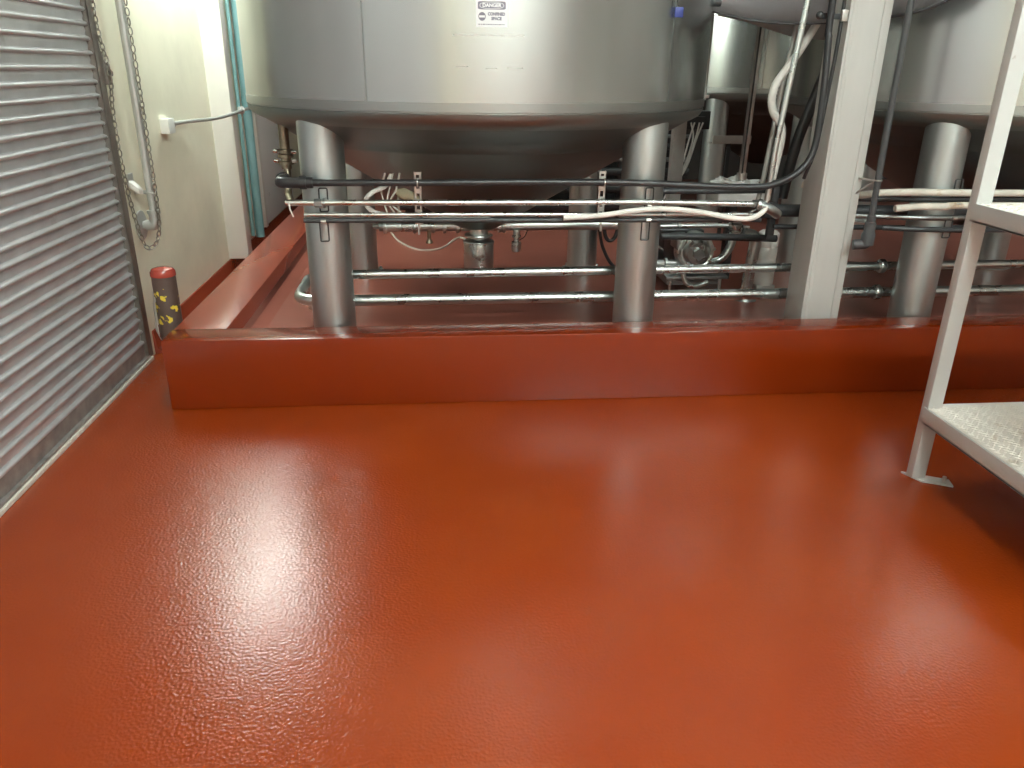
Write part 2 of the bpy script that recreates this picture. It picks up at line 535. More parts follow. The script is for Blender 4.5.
def text_on_shell(s, u, z, size, off, wide=1.0):
    cu = bpy.data.curves.new('lettering', 'FONT')
    cu.body = s
    cu.size = size
    cu.align_x = 'CENTER'
    cu.align_y = 'CENTER'
    cu.offset = 0.0009
    tmp = bpy.data.objects.new('lettering', cu)
    COL.objects.link(tmp)
    dg = bpy.context.evaluated_depsgraph_get()
    me = bpy.data.meshes.new_from_object(tmp.evaluated_get(dg))
    bpy.data.objects.remove(tmp)
    bm = bmesh.new()
    bm.from_mesh(me)
    for v in bm.verts:
        v.co = on_shell(T1, u + v.co.x * wide, z + v.co.y, off)
    return bm


SU, SZ = 0.0, 1.815
st = link('warning_sticker', sticker_patch(-0.068, 0.062, 1.757, 1.878, .0008), M['sign_white'], tank1)
st['label'] = 'white safety sticker on the front of the tank'


def shape_on_shell(cu, cz, hw, hh, off, power=2.0, n=28):
    """superellipse lying on the curved shell, built as a strip so that it follows the curve"""
    mb = MB()

    def fn(s_, t):
        a = PI * (1 - s_)
        c = math.cos(a)
        x = hw * math.copysign(abs(c) ** (2 / power), c)
        h = hh * max(0.0, 1 - abs(x / hw) ** power) ** (1 / power)
        return on_shell(T1, cu + x, cz + h * (2 * t - 1), off)
    mb.grid(fn, n, 1)
    return mb


link('header', shape_on_shell(-0.003, 1.838, 0.057, 0.015, .0014, 8), M['sign_dark'], st)
link('header_oval', shape_on_shell(-0.003, 1.838, 0.050, 0.0130, .0018, 2.5), M['sign_white'], st)
link('header_oval', shape_on_shell(-0.003, 1.838, 0.0475, 0.0112, .0022, 2.5), M['sign_dark'], st)
link('lettering', text_on_shell('DANGER', -0.003, 1.838, 0.019, .0027), M['sign_white'], st)
link('lettering', text_on_shell('CONFINED', 0.016, 1.806, 0.0155, .0016, 0.9), M['sign_dark'], st)
link('lettering', text_on_shell('SPACE', 0.016, 1.789, 0.0155, .0016, 0.95), M['sign_dark'], st)
link('symbol', shape_on_shell(-0.043, 1.797, .015, .016, .0015), M['sign_dark'], st)
link('symbol_band', sticker_patch(-0.055, -0.031, 1.793, 1.801, .0020), M['sign_white'], st)
fl = MB()
x = -0.058
while x < 0.05:
    wd = random.uniform(.004, .012)
    fl.grid(lambda s, t, x=x, wd=wd: on_shell(T1, x + wd * s, 1.766 + .0035 * t, .0015), 2, 1)
    x += wd + .003
link('fine_print', fl, M['sign_dark'], st)
# remains of a peeled-off sticker below it
for (u0, u1, z, hh) in ((-.165, .135, 1.728, .0045), (-.155, -.10, 1.606, .004), (-.03, .02, 1.600, .0025), (.06, .13, 1.603, .0035)):
    rs = MB()
    rs.grid(lambda s, t: on_shell(T1, u0 + (u1 - u0) * s, z + hh * (.4 + .6 * abs(math.sin(37 * s + 11 * u0) * math.cos(23 * s))) * (2 * t - 1), .0006), 40, 1)
    rso = link('sticker_residue', rs, M['residue'], tank1)
    rso['label'] = 'faint grey glue marks left under the sticker'

tank2 = thing('steel_tank', 'large conical stainless tank behind the white platform, right of the white column', 'tank', (3.44, 4.76, PZ), GT)
tank_parts(tank2, 3.44, 4.76, [(-.82, -.8), (.8, -.8), (-.82, .8), (.8, .8)])
tank3 = thing('steel_tank', 'stainless tank standing in the back, seen between the two front tanks', 'tank', (3.42, 8.3, PZ), GT)
tank_parts(tank3, 3.42, 8.3, ALL4)

# ------------------------------------------------------------------ white column in front of the tanks
col = thing('steel_column', 'white painted square steel column rising behind the red curb', 'column', (2.045, 3.965, PZ))
cm = MB()
cx0, cx1, cyf, cyb = 1.94, 2.15, 3.862, 4.075
cm.box(cx0, cx1, cyf, cyb, PZ + .012, CEIL, 0.007)
link('post', cm, M['white_paint'], col)
for (a, b) in ((cx0 + .012, cx0 + .034), (cx1 - .046, cx1 - .024)):
    link('lip', MB().box(a, b, cyf - .004, cyf + .004, PZ + .02, CEIL - .001, .0018), M['white_paint'], col)
bp = MB().box(1.90, 2.19, cyf - .008, cyb + .05, PZ, PZ + .014, .003)
link('base_plate', bp, M['white_paint'], col)

# ------------------------------------------------------------------ service pipes in front of the legs
GP = 'service pipes strung across the tank legs'


def pipe(label, path, r, material, rad=0.05, seg=14, cat='pipe', name='pipe', group=None, sm=False):
    p = smooth(path) if sm else fillet(path, rad)
    root = thing(name, label, cat, Vector(path[0]), group)
    link('tube', MB().tube(p, r, seg), material, root)
    return root


p1 = pipe('black hose running across both front legs and curving up beside the white column',
          [(-0.66, 3.80, 1.091), (-0.05, 3.79, 1.091), (0.48, 3.79, 1.094), (0.975, 3.785, 1.09), (1.28, 3.78, 1.076), (1.53, 3.78, 1.070), (1.66, 3.78, 1.087), (1.775, 3.79, 1.147),
           (1.838, 3.80, 1.25), (1.848, 3.81, 1.48), (1.842, 3.83, 1.74), (1.838, 3.84, 1.91), (1.838, 3.84, 3.2), (1.838, 3.84, CEIL - .05)], 0.0165, M['rubber'], cat='hose', name='hose', sm=True)
e = MB().tube(fillet([(-0.60, 3.80, 1.091), (-0.755, 3.80, 1.091), (-0.765, 3.98, 1.091)], .04), 0.026, 16)
e.cyl((-0.66, 3.80, 1.091), (-0.63, 3.80, 1.091), .031)
e.cyl((-0.765, 3.93, 1.091), (-0.765, 3.97, 1.091), .031)
link('elbow', e, M['rubber'], p1)

p2 = pipe('thin bright steel tube crossing both front legs, turning up left of the column',
          [(-0.735, 3.80, 0.998), (0.2, 3.80, 0.996), (1.0, 3.80, 0.996), (1.635, 3.80, 0.983), (1.64, 3.80, 1.25), (1.70, 3.80, 1.907), (1.84, 3.82, 3.45)], 0.0145, M['pipe'], rad=.03)
for x in (-0.60, 1.56):
    u = MB().cyl((x, 3.80, .996 if x < 0 else .985), (x + .035, 3.80, .996 if x < 0 else .985), .021, seg=6)
    u.cyl((x + .04, 3.80, .996 if x < 0 else .985), (x + .05, 3.80, .996 if x < 0 else .985), .024, seg=14)
    link('union', u, M['pipe_dull'], p2)
link('tag_wire', MB().tube([(-0.715, 3.782, .998), (-0.713, 3.78, .97), (-0.700, 3.778, .935)], .0035, 6), M['white_hose'], p2)
link('end_tee', MB().tube(fillet([(1.60, 3.79, .98), (1.655, 3.78, 0.96), (1.70, 3.80, .93)], .03), .024, 12).cyl((1.585, 3.795, .985), (1.60, 3.79, .98), .03, seg=12),
     M['pipe_dull'], p2)

p3 = pipe('slim grey conduit just below the bright tube on the front legs', [(-0.655, 3.815, 0.938), (0.1, 3.815, .936), (0.9, 3.815, 0.932), (1.60, 3.815, .93)], 0.0105, M['pipe'], name='conduit', cat='conduit')
p3b = pipe('dark conduit lowest of the pipes strapped on the front legs', [(-0.66, 3.815, 0.911), (0.1, 3.815, .909), (0.9, 3.815, 0.905), (1.62, 3.815, .903)], 0.0125, M['dark_metal'], name='conduit', cat='conduit')
pw = pipe('white hose sagging across the right front leg below the bright tube',
          [(0.60, 3.775, .925), (0.78, 3.77, 0.936), (0.927, 3.765, 0.957), (1.052, 3.765, 0.968), (1.178, 3.765, 0.963), (1.307, 3.765, 0.947), (1.438, 3.765, 0.923), (1.531, 3.765, 0.917), (1.59, 3.77, 0.937), (1.628, 3.775, 0.975)],
          0.0135, M['white_hose'], cat='hose', name='hose', sm=True)

# strut hangers
for i, (x, z0, z1, lab) in enumerate(((-0.108, 0.885, 1.135, 'perforated zinc strut clamping the pipes left of the tank outlet'),
                                      (0.797, 0.895, 1.14, 'perforated zinc strut clamping the pipes beside the right front leg'))):
    h = thing('strut_hanger', lab, 'bracket', (x, 3.83, z0), 'perforated strut hangers')
    s = MB()
    wd = 0.019
    s.box(x - wd, x - wd + .011, 3.838, 3.842, z0, z1)
    s.box(x + wd - .011, x + wd, 3.838, 3.842, z0, z1)
    s.box(x - wd, x - wd + .003, 3.838, 3.862, z0, z1)
    s.box(x + wd - .003, x + wd, 3.838, 3.862, z0, z1)
    s.box(x - wd + .010, x + wd - .010, 3.838, 3.842, z1 - .012, z1)
    zz = z0
    while zz < z1 - .03:
        s.box(x - wd + .010, x + wd - .010, 3.838, 3.842, zz, min(z1, zz + .022))
        zz += .05
    link('channel', s, M['zinc'], h)
    for (pz, pr, py) in ((1.092, .0165, 3.788), (.996, .0125, 3.80)):
        c = MB().ring((x, py, pz), (1, 0, 0), pr + .002, .003, 20, 6)
        c.box(x - .006, x + .006, py + pr, 3.845, pz - .006, pz + .006)
        link('clamp', c, M['zinc'], h)
    b = MB().cyl((x, 3.815, z0 - .045), (x, 3.815, z0 + .01), .006, seg=8)
    link('bolt', b, M['zinc'], h)

# U-bolt frames on the two front legs and on the right tank's leg
for (x, z0, z1, lab) in ((-0.565, .805, 1.06, 'thin steel U bolt clamp on the leg nearest the roller door'),
                         (1.035, .80, 1.06, 'thin steel U bolt clamp on the leg left of the white column'),
                         (2.655, .80, 1.10, 'thin steel U bolt clamp on the leg right of the white column')):
    yy = 3.836
    cl = thing('leg_clamp', lab, 'clamp', (x, yy, z0), 'pipe clamps on the tank legs')
    for (za, zb, sh) in ((z0, z0 + .11, -.004), (z1 - .11, z1, .004)):
        loop = fillet([(x - .02 + sh, yy, za), (x + .02 + sh, yy, za), (x + .02 + sh, yy, zb), (x - .02 + sh, yy, zb), (x - .02 + sh, yy, za)], .008, 3)
        link('rod', MB().tube(loop, .0035, 8), M['dark_metal'], cl)
    for zz in (.998, .925):
        nut = MB().cyl((x - .012, yy - .034, zz - .018), (x + .012, yy - .034, zz - .018), .009, seg=8)
        nut.box(x - .012, x + .012, yy - .03, yy + .012, zz - .028, zz - .016)
        link('saddle', nut, M['zinc'], cl)

# low product pipes behind the front legs
GL = 'low steel product pipes behind the front legs'
lo = pipe('lower of the two thick steel pipes running low behind the front legs',
          [(-0.80, 4.60, 0.415), (-0.80, 4.16, 0.412), (-0.4, 4.16, 0.410), (2.56, 4.16, .416), (5.2, 4.16, .42)], 0.031, M['pipe'], rad=.14, seg=18, group=GL)
hi = pipe('upper of the two thick steel pipes running low behind the front legs',
          [(-0.62, 4.62, 0.556), (-0.62, 4.16, 0.556), (-0.3, 4.16, 0.556), (2.56, 4.16, .571), (5.2, 4.16, .585)], 0.025, M['pipe'], rad=.09, seg=18, group=GL)
for (root, z, r) in ((lo, .4165, .028), (hi, .5715, .025)):
    fl = MB().lathe([(r, -.03), (r + .012, -.028), (r + .016, -.018), (r + .016, .0), (r + .011, .006), (r, .006)], (2.535, 4.16, z), 24, (1, 0, 0), cap=False)
    link('ferrule', fl, M['pipe'], root)
for (a, b, root) in (((-0.80, 4.60, .415), (-0.80, 4.66, PZ), lo), ((-0.62, 4.62, .556), (-0.62, 4.70, PZ), hi)):
    link('down_leg', MB().tube(fillet([a, (a[0], b[1], a[2]), b], .05), .026, 14), M['pipe'], root)

# pipe under the cone with ferrules and drain taps
HZ = .702
dh = link('drain_header', MB().cyl((-0.345, 4.76, HZ), (1.10, 4.76, HZ + .006), .033, seg=20), M['pipe'], tank1)
for x in (-0.34, -0.16, -0.05, 0.02, 0.10, 0.36, 0.385):
    link('ferrule', MB().lathe([(.033, -.012), (.042, -.010), (.044, 0), (.042, .010), (.033, .012)], (x, 4.76, HZ), 22, (1, 0, 0), cap=False), M['pipe'], dh)
link('tap', MB().lathe([(.0, .68), (.012, .68), (.012, .635), (.010, .63), (.022, .61), (.022, .602), (0, .602)], (-0.075, 4.74, 0), 14, cap=False), M['brass'], dh)
link('end_plug', MB().lathe([(.03, 0), (.03, .03), (.02, .035), (.012, .07)], (-0.345, 4.76, HZ), 18, (-1, 0, 0)), M['pipe_dull'], dh)
link('sample_valve', MB().lathe([(0, .68), (.022, .68), (.022, .645), (.030, .643), (.030, .635), (.016, .630), (.016, .61), (.030, .605), (.032, .565), (.026, .545), (0.0, .543)], (0.463, 4.745, 0), 20, cap=False), M['pipe'], dh)
link('tap_wire', MB().tube(smooth([(0.478, 4.72, .62), (0.51, 4.72, .64), (0.53, 4.72, .68)]), .003, 6), M['rubber'], dh)

# cables on the pit floor under the cone
tag(link('cable', MB().tube(smooth([(-0.45, 7.0, PZ + .006), (-0.35, 6.58, PZ + .006), (-0.176, 6.26, PZ + .006), (0.0, 6.33, PZ + .006), (0.12, 6.69, PZ + .006), (0.19, 6.72, PZ + .006), (0.26, 6.35, PZ + .006)]), .008, 8),
         M['cream_hose']), 'pale thin cable snaking on the red floor under the conical tank', 'cable')
# black hose loops behind the right front leg
bl = thing('hose', 'black hose hanging in a loop left of the right front leg', 'hose', (1.08, 5.0, .40))
link('tube', MB().tube(smooth([(1.00, 5.0, .74), (1.035, 5.0, .63), (1.07, 5.0, .50), (1.15, 4.99, .38), (1.32, 4.99, .33), (1.45, 4.99, .33)]), .011, 10), M['rubber'], bl)
link('loop', MB().tube(smooth([(1.06, 4.97, .74), (1.065, 4.97, .62), (1.09, 4.97, .565), (1.13, 4.97, .575), (1.15, 4.97, .64), (1.15, 4.97, .74)]), .013, 10), M['rubber'], bl)
# pale hose loop and foam lump left
lh = pipe('white hose looped beside the left front leg over the pipes', [(-0.25, 4.10, 1.09), (-0.277, 4.06, 1.04), (-0.343, 4.02, 1.013), (-0.378, 4.0, 0.969), (-0.338, 3.98, 0.924), (-0.233, 3.96, 0.906), (-0.05, 3.93, 0.90), (.25, 3.90, .90)], .012,
          M['white_hose'], cat='hose', name='hose', sm=True)
for k, xx in enumerate((-.30, -.26, -.225)):
    link('strand', MB().tube(smooth([(xx + .02, 4.09, 1.10), (xx, 4.07, 1.02), (xx + .01 - .02 * k, 4.05, .96), (xx + .03, 4.03, .90)]), .005, 6), M['cream_hose'], lh)
fm = MB()
bmesh.ops.create_icosphere(fm.bm, subdivisions=3, radius=1.0)
for v in fm.bm.verts:
    n = 1 + .12 * math.sin(5 * v.co.x + 2) * math.cos(4 * v.co.y)
    v.co = Vector((-0.175 + v.co.x * .062 * n, 4.12 + v.co.y * .04 * n, 0.985 + v.co.z * .03 * n - v.co.x * .018))
fmo = tag(link('foam_float', fm, M['foam']), 'pale yellow foam lump behind the bright tube left of the strut', 'float')
fmo2 = MB().cyl((-0.22, 4.12, .86), (-0.22, 4.12, .98), .006, seg=8)
fmr = link('stem', fmo2, M['cream_hose'], fmo)

# valve drop left of the left front leg
ld = thing('valve_drop', 'brass coloured valve on a pipe dropping behind the black hose end, by the wall', 'valve', (-0.86, 4.3, 1.0))
link('tube', MB().cyl((-0.803, 4.28, 1.10), (-0.803, 4.28, 1.42), .026, seg=18), M['brass'], ld)
vb_ = MB()
for zz in (1.13, 1.165, 1.19):
    vb_.lathe([(.028, -.010), (.04, -.008), (.04, .008), (.028, .010)], (-0.803, 4.28, zz), 20)
link('valve_body', vb_, M['brass'], ld)
for (sx, zz) in ((-1, 1.19), (1, 1.185), (1, 1.14), (-1, 1.14)):
    link('bolt', MB().cyl((-0.803 + sx * .035, 4.26, zz), (-0.803 + sx * .058, 4.26, zz + .002), .010, seg=8), M['pipe'], ld)
link('drain', MB().tube(fillet([(-0.80, 4.28, 1.11), (-0.80, 4.24, .97), (-0.76, 4.10, .95)], .03), .018, 12), M['brass'], ld)

# ------------------------------------------------------------------ vertical lines left of the column
vh = pipe('ribbed white hose bulging left of the upright steel tubes',
          [(2.10, 4.27, 2.3), (2.045, 4.3, 2.0), (2.00, 4.3, 1.86), (1.919, 4.3, 1.709), (1.855, 4.3, 1.61), (1.81, 4.3, 1.535), (1.800, 4.3, 1.459), (1.821, 4.3, 1.392), (1.868, 4.3, 1.335), (1.885, 4.3, 1.27), (1.878, 4.3, 1.172), (1.86, 4.3, 1.03), (1.85, 4.3, .9)],
          .021, M['white_hose'], cat='hose', name='hose', sm=True)
rb = MB()
for q in smooth([(1.81, 4.3, 1.535), (1.800, 4.3, 1.459), (1.821, 4.3, 1.392), (1.868, 4.3, 1.335)], 4):
    rb.ring(q, (0.3, 0, 1), .022, .003, 16, 5)
link('ribs', rb, M['white_hose'], vh)
pipe('narrow pale grey tube standing left of the bright vertical tube', [(1.84, 4.42, .86), (1.862, 4.42, 1.035), (1.885, 4.42, 1.36), (1.90, 4.42, 1.55), (2.05, 4.45, 2.6), (2.2, 4.5, 3.4)], .014, M['galv_pipe'])
rod = thing('valve_rod', 'square grey steel rod standing upright in front of the back tank', 'rod', (2.04, 5.2, .94))
link('rod', MB().bar((2.035, 5.2, .94), (2.06, 5.2, 3.3), .036, .036, (0, 1, 0), .002), M['zinc'], rod)
link('edge_strip', MB().bar((2.025, 5.178, .95), (2.05, 5.178, 3.28), .01, .008, (0, 1, 0)), M['dark_metal'], rod)
link('coupling', MB().cyl((2.035, 5.2, .90), (2.035, 5.2, .965), .034), M['zinc'], rod)
pipe('thick black hose slanting down behind the bright vertical tube', [(2.20, 4.38, 2.6), (2.165, 4.4, 2.0), (2.15, 4.4, 1.78), (2.127, 4.4, 1.613), (2.077, 4.4, 1.432), (2.030, 4.4, 1.272), (2.00, 4.4, 1.10), (1.98, 4.4, .92)], .03, M['rubber'],
     cat='hose', name='hose', sm=True)
dv = thing('strut_post', 'short black upright strut hanging among pipes left of the column', 'strut', (1.87, 4.25, .70))
link('channel', MB().box(1.852, 1.888, 4.235, 4.275, .71, 1.04, .003), M['dark_metal'], dv)
link('lip', MB().box(1.845, 1.895, 4.228, 4.236, .715, .735, .002), M['dark_metal'], dv)
# dark pipe running right behind the column
bdp = pipe('dark thick pipe passing behind the white column at knee height', [(1.80, 4.20, .885), (2.3, 4.20, .88), (2.55, 4.20, .875), (4.9, 4.20, .87)], .035, M['dark_metal'])
link('collar', MB().cyl((1.785, 4.20, .885), (1.86, 4.20, .885), .045), M['dark_metal'], bdp)
pipe('thin dark pipe passing behind the column just under the thick one', [(1.85, 4.17, .80), (2.6, 4.17, .79), (4.9, 4.17, .785)], .014, M['dark_metal'])

pipe('black pipe just below the black hose, between right front leg and column', [(1.135, 4.4, 0.963), (1.5, 4.4, 0.963), (1.939, 4.4, 0.967)], .018, M['dark_metal'])

# small fittings on the column
cbk = thing('conduit_bracket', 'small black conduit bracket high on the left face of the white column', 'bracket', (1.90, 3.88, 1.84))
link('channel', MB().box(1.80, 1.94, 3.872, 3.90, 1.835, 1.86, .002), M['dark_metal'], cbk)
link('clip', MB().box(1.905, 1.935, 3.858, 3.875, 1.825, 1.875, .002), M['zinc'], cbk)
bk = MB()
bmesh.ops.create_uvsphere(bk.bm, u_segments=14, v_segments=10, radius=.018)
bmesh.ops.translate(bk.bm, verts=bk.bm.verts[:], vec=(1.80, 3.87, 1.85))
link('knob', bk, M['dark_metal'], cbk)
pipe('thin black cable running up the left face of the white column', [(1.88, 3.95, 1.09), (1.895, 3.90, 1.25), (1.905, 3.885, 1.5), (1.915, 3.88, 1.85), (1.918, 3.88, 3.0), (1.918, 3.88, CEIL - .1)], .009, M['rubber'],
     cat='cable', name='cable', sm=True)

# grey conduit right of the column with end fitting
gx, gy = 2.176, 3.765
gc = pipe('dark grey conduit dropping right of the white column to a fitting', [(gx + .004, gy, .90), (gx, gy, 1.34), (gx, gy, 1.93), (gx, gy, CEIL - .01)], .0155, M['grey_conduit'], name='conduit', cat='conduit')
ft = MB().lathe([(.034, .78), (.034, .835), (.028, .85), (.028, .895), (.022, .90), (.022, .93)], (gx + .005, gy, 0), 18)
link('fitting', ft, M['grey_conduit'], gc)
link('side_outlet', MB().tube(fillet([(gx + .005, gy, .83), (gx + .005, gy, .785), (gx - .06, gy + .015, .78)], .02), .026, 12), M['grey_conduit'], gc)
link('clamp', MB().ring((gx, gy, 1.105), (0, 0, 1), .02, .004, 18, 6), M['zinc'], gc)
for zz in (1.105, 1.03):
    link('clamp_rod', MB().cyl((gx, gy + .02, 1.10), (gx - .05, gy + .09, zz), .005, seg=6), M['zinc'], gc)

# pale lagged pipes crossing the right tank's leg
GQ = 'pale lagged pipes right of the column'
pipe('upper pale lagged pipe crossing the leg right of the white column', [(1.98, 4.16, 1.03), (2.16, 3.93, 1.01), (2.23, 3.82, 1.035), (2.40, 3.81, 1.040), (2.70, 3.81, 1.036), (3.6, 3.81, 1.03)], .018, M['cream_hose'], sm=True, group=GQ)
pipe('lower pale lagged pipe crossing the leg right of the white column', [(2.33, 3.82, .955), (2.45, 3.815, .966), (2.60, 3.81, .967), (2.70, 3.81, .972), (3.6, 3.81, .965)], .018, M['cream_hose'], sm=True, group=GQ)
pipe('dark pipe running between the two pale lagged pipes', [(2.18, 3.95, .985), (2.5, 3.835, 1.0), (2.75, 3.835, 1.0), (3.8, 3.835, 1.0)], .014, M['dark_metal'])
pipe('steel pipe running below the pale lagged pipes on the right', [(2.19, 3.97, .895), (2.5, 3.83, .905), (2.74, 3.83, .905), (3.8, 3.83, .905)], .014, M['pipe_dull'])
pipe('lowest black pipe crossing the leg right of the white column', [(2.33, 3.90, .842), (2.5, 3.825, .846), (2.74, 3.825, .842), (3.8, 3.825, .84)], .014, M['dark_metal'])
rv = MB().lathe([(.018, .80), (.018, .74), (.03, .72), (.03, .62), (.02, .60), (.02, .585), (.05, .58), (.05, .57)], (2.80, 4.16, 0), 18)
tag(link('steel_valve', rv, M['pipe']), 'small upright steel valve between the platform post and the tank leg', 'valve')

# ------------------------------------------------------------------ pump set between leg and column
PY = 5.0
pump = thing('pump', 'round steel lobe pump with clamp ring between leg and column', 'pump', (1.68, PY, PZ))
link('head', MB().lathe([(.0, -.10), (.07, -.10), (.085, -.085), (.088, -.05), (.125, -.045), (.13, -.02), (.13, .02), (.11, .03), (.10, .12)], (1.685, PY, .485), 40, (0, 1, 0), cap=False), M['pipe'], pump)
link('clamp_ring', MB().ring((1.685, PY - .045, .485), (0, 1, 0), .112, .014, 40, 8), M['pipe'], pump)
for k in range(8):
    a = k * PI / 4 + .2
    link('bolt', MB().cyl((1.685 + .118 * math.cos(a), PY - .075, .485 + .118 * math.sin(a)), (1.685 + .118 * math.cos(a), PY - .04, .485 + .118 * math.sin(a)), .013, seg=6), M['pipe'], pump)
hx = MB().cyl((1.685, PY - .13, .485), (1.685, PY - .10, .485), .04, seg=6)
link('hub_nut', hx, M['pipe_dull'], pump)
link('gearbox', MB().box(1.58, 1.79, PY + .11, PY + .36, .33, .60, .02), M['dark_metal'], pump)
link('motor', MB().lathe([(.10, .36), (.105, .37), (.105, .70), (.09, .72), (0, .72)], (1.685, PY, .47), 28, (0, 1, 0)), M['grey_conduit'], pump)
link('side_box', MB().box(1.55, 1.63, PY - .05, PY + .10, .50, .60, .01), M['pipe_dull'], pump)
link('inlet', MB().cyl((1.42, PY, .40), (1.60, PY, .40), .022).lathe([(.022, -.012), (.036, -.008), (.036, .008), (.022, .012)], (1.50, PY, .40), 20, (1, 0, 0), cap=False), M['pipe'], pump)
link('outlet', MB().tube(fillet([(1.77, PY, .405), (1.87, PY, .405), (1.94, PY, .50), (1.955, PY, .62)], .09), .027, 16)
     .lathe([(.027, -.012), (.044, -.008), (.044, .008), (.027, .012)], (1.955, PY, .60), 20, cap=False), M['pipe'], pump)
link('base_frame', MB().box(1.48, 1.90, PY - .12, PY + .72, .315, .335, .003).box(1.50, 1.86, PY - .08, PY + .20, .27, .30), M['pipe_dull'], pump)
for (x, y) in ((1.52, PY - .08), (1.86, PY - .08), (1.52, PY + .66), (1.86, PY + .66)):
    link('foot', MB().cyl((x, y, PZ), (x, y, .318), .012, seg=10).cyl((x, y, PZ), (x, y, PZ + .012), .028, seg=14), M['pipe'], pump)
link('hose_bend', MB().tube(smooth([(1.58, PY - .13, .37), (1.61, PY - .14, .30), (1.68, PY - .14, .275), (1.76, PY - .13, .30)]), .016, 12), M['pipe'], pump)

bv = thing('butterfly_valve', 'steel clamp valve above the pump outlet pipe', 'valve', (1.955, 4.95, .62))
link('body', MB().lathe([(.045, .625), (.05, .635), (.05, .66), (.035, .67), (.035, .70), (.048, .71), (.048, .73), (.03, .735)], (1.955, PY, 0), 24), M['pipe'], bv)
link('wing_nut', MB().box(1.99, 2.02, PY - .06, PY - .01, .64, .655, .003).cyl((1.99, PY - .04, .647), (2.035, PY - .04, .647), .008, seg=8), M['pipe'], bv)
link('handle', MB().bar((1.93, PY - .04, .70), (2.04, PY - .10, .77), .03, .012, (0, 0, 1), .003), M['pipe_dull'], bv)
link('side_arm', MB().tube([(1.93, PY - .02, .69), (1.87, PY - .04, .72)], .018, 10), M['pipe_dull'], bv)

sp = pipe('fat steel pipe bend standing left of the white canister', [(1.90, 4.72, .655), (1.975, 4.72, .64), (1.99, 4.72, .60), (1.975, 4.72, .40), (1.965, 4.72, PZ + .05)], .036, M['pipe'], rad=.06, seg=18)
link('toe', MB().lathe([(.036, .05), (.065, .03), (.075, .0)], (1.965, 4.72, PZ), 22).box(1.98, 2.07, 4.68, 4.74, PZ + .03, PZ + .05, .004), M['pipe_dull'], sp)

can = thing('canister', 'pale ribbed canister standing behind the low pipes, left of the column', 'canister', (2.20, 5.0, PZ))
cp = [(.0, PZ + .03), (.066, PZ + .03)]
for k in range(4):
    z = PZ + .04 + k * .085
    cp += [(.068, z), (.068, z + .072), (.0655, z + .076), (.0655, z + .081)]
cp += [(.068, .57), (.068, .60), (.05, .615), (.0, .617)]
link('body', MB().lathe(cp, (2.195, 5.0, 0), 32, cap=False), M['box_white'], can)
link('foot', MB().box(2.13, 2.26, 4.94, 5.06, PZ, PZ + .032, .004), M['galv_pipe'], can)

fr = thing('bent_tube', 'thin bright tube bent round above the pump, beside the right front leg', 'pipe', (1.30, 4.62, .48))
link('tube', MB().tube(fillet([(1.298, 4.62, .49), (1.298, 4.62, .72), (1.50, 4.62, .722), (1.76, 4.62, .722)], .02), .013, 12), M['pipe'], fr)
link('collar', MB().cyl((1.44, 4.62, .722), (1.46, 4.62, .722), .02, seg=12), M['pipe_dull'], fr)
link('collar', MB().cyl((1.298, 4.62, .47), (1.298, 4.62, .50), .018, seg=12), M['pipe_dull'], fr)
link('foot', MB().cyl((1.298, 4.62, PZ), (1.298, 4.62, .48), .009, seg=10), M['dark_metal'], fr)
pipe('dark grey pipe crossing above the round pump', [(1.33, 4.58, .668), (1.7, 4.58, .66), (2.06, 4.58, .647)], .022, M['dark_metal'])
pipe('short dark pipe just over the grey pipe above the pump', [(1.33, 4.60, .70), (1.5, 4.60, .70)], .012, M['dark_metal'])

# white wrapped motor behind the pipes
wm = thing('wrapped_motor', 'motor wrapped in white plastic behind the bright tube, at the foot of the rod', 'motor', (2.03, 5.25, .74))
wb = MB()
wb.box(1.87, 2.20, 5.15, 5.42, .75, .87, .02)
link('cover', wb, M['white_rag'], wm)
wt = MB()
bmesh.ops.create_icosphere(wt.bm, subdivisions=4, radius=1.0)
for v in wt.bm.verts:
    n = 1 + .20 * math.sin(7 * v.co.x + 1) * math.cos(6 * v.co.y) + .12 * math.sin(13 * v.co.z + 5 * v.co.x)
    v.co = Vector((2.01 + v.co.x * .155 * n, 5.26 + v.co.y * .12 * n, .885 + v.co.z * .045 * n + .012 * math.sin(v.co.x * 8)))
link('plastic_wrap', wt, M['white_rag'], wm)
link('stand', MB().box(1.99, 2.05, 5.25, 5.31, PZ, .76), M['dark_metal'], wm)

# far clutter between the tanks
post = thing('steel_post', 'plain grey steel post standing behind the right front leg', 'post', (1.90, 6.3, PZ))
link('post', MB().box(1.855, 1.955, 6.26, 6.34, PZ + .01, CEIL - .01, .004), M['galv_pipe'], post)
link('foot', MB().box(1.82, 1.99, 6.22, 6.38, PZ, PZ + .012, .002), M['galv_pipe'], post)
jb = thing('junction_box', 'dark box trailing white wires beside the grey post', 'box', (2.08, 6.42, 1.2))
link('box', MB().box(2.01, 2.15, 6.40, 6.48, 1.21, 1.26, .004).box(1.95, 2.20, 6.44, 6.50, 1.16, 1.30, .004), M['dark_metal'], jb)
for k, (x, b) in enumerate(((2.03, .02), (2.06, -.01), (2.10, .04), (2.13, .05))):
    link('wire', MB().tube(smooth([(x, 6.40, 1.215), (2.035 + b, 6.39, 1.09), (1.985 + b * .8, 6.38, .88), (1.90 + b * .6, 6.38, .70), (1.84 + b, 6.38, .56)]), .007, 7), M['white_hose'], jb)
link('bracket', MB().box(1.95, 1.99, 6.34, 6.48, 1.2, 1.24), M['dark_metal'], jb)
tr = thing('cable_tray', 'grey metal cable tray in the dark under the back tank', 'tray', (2.52, 6.8, 1.02))
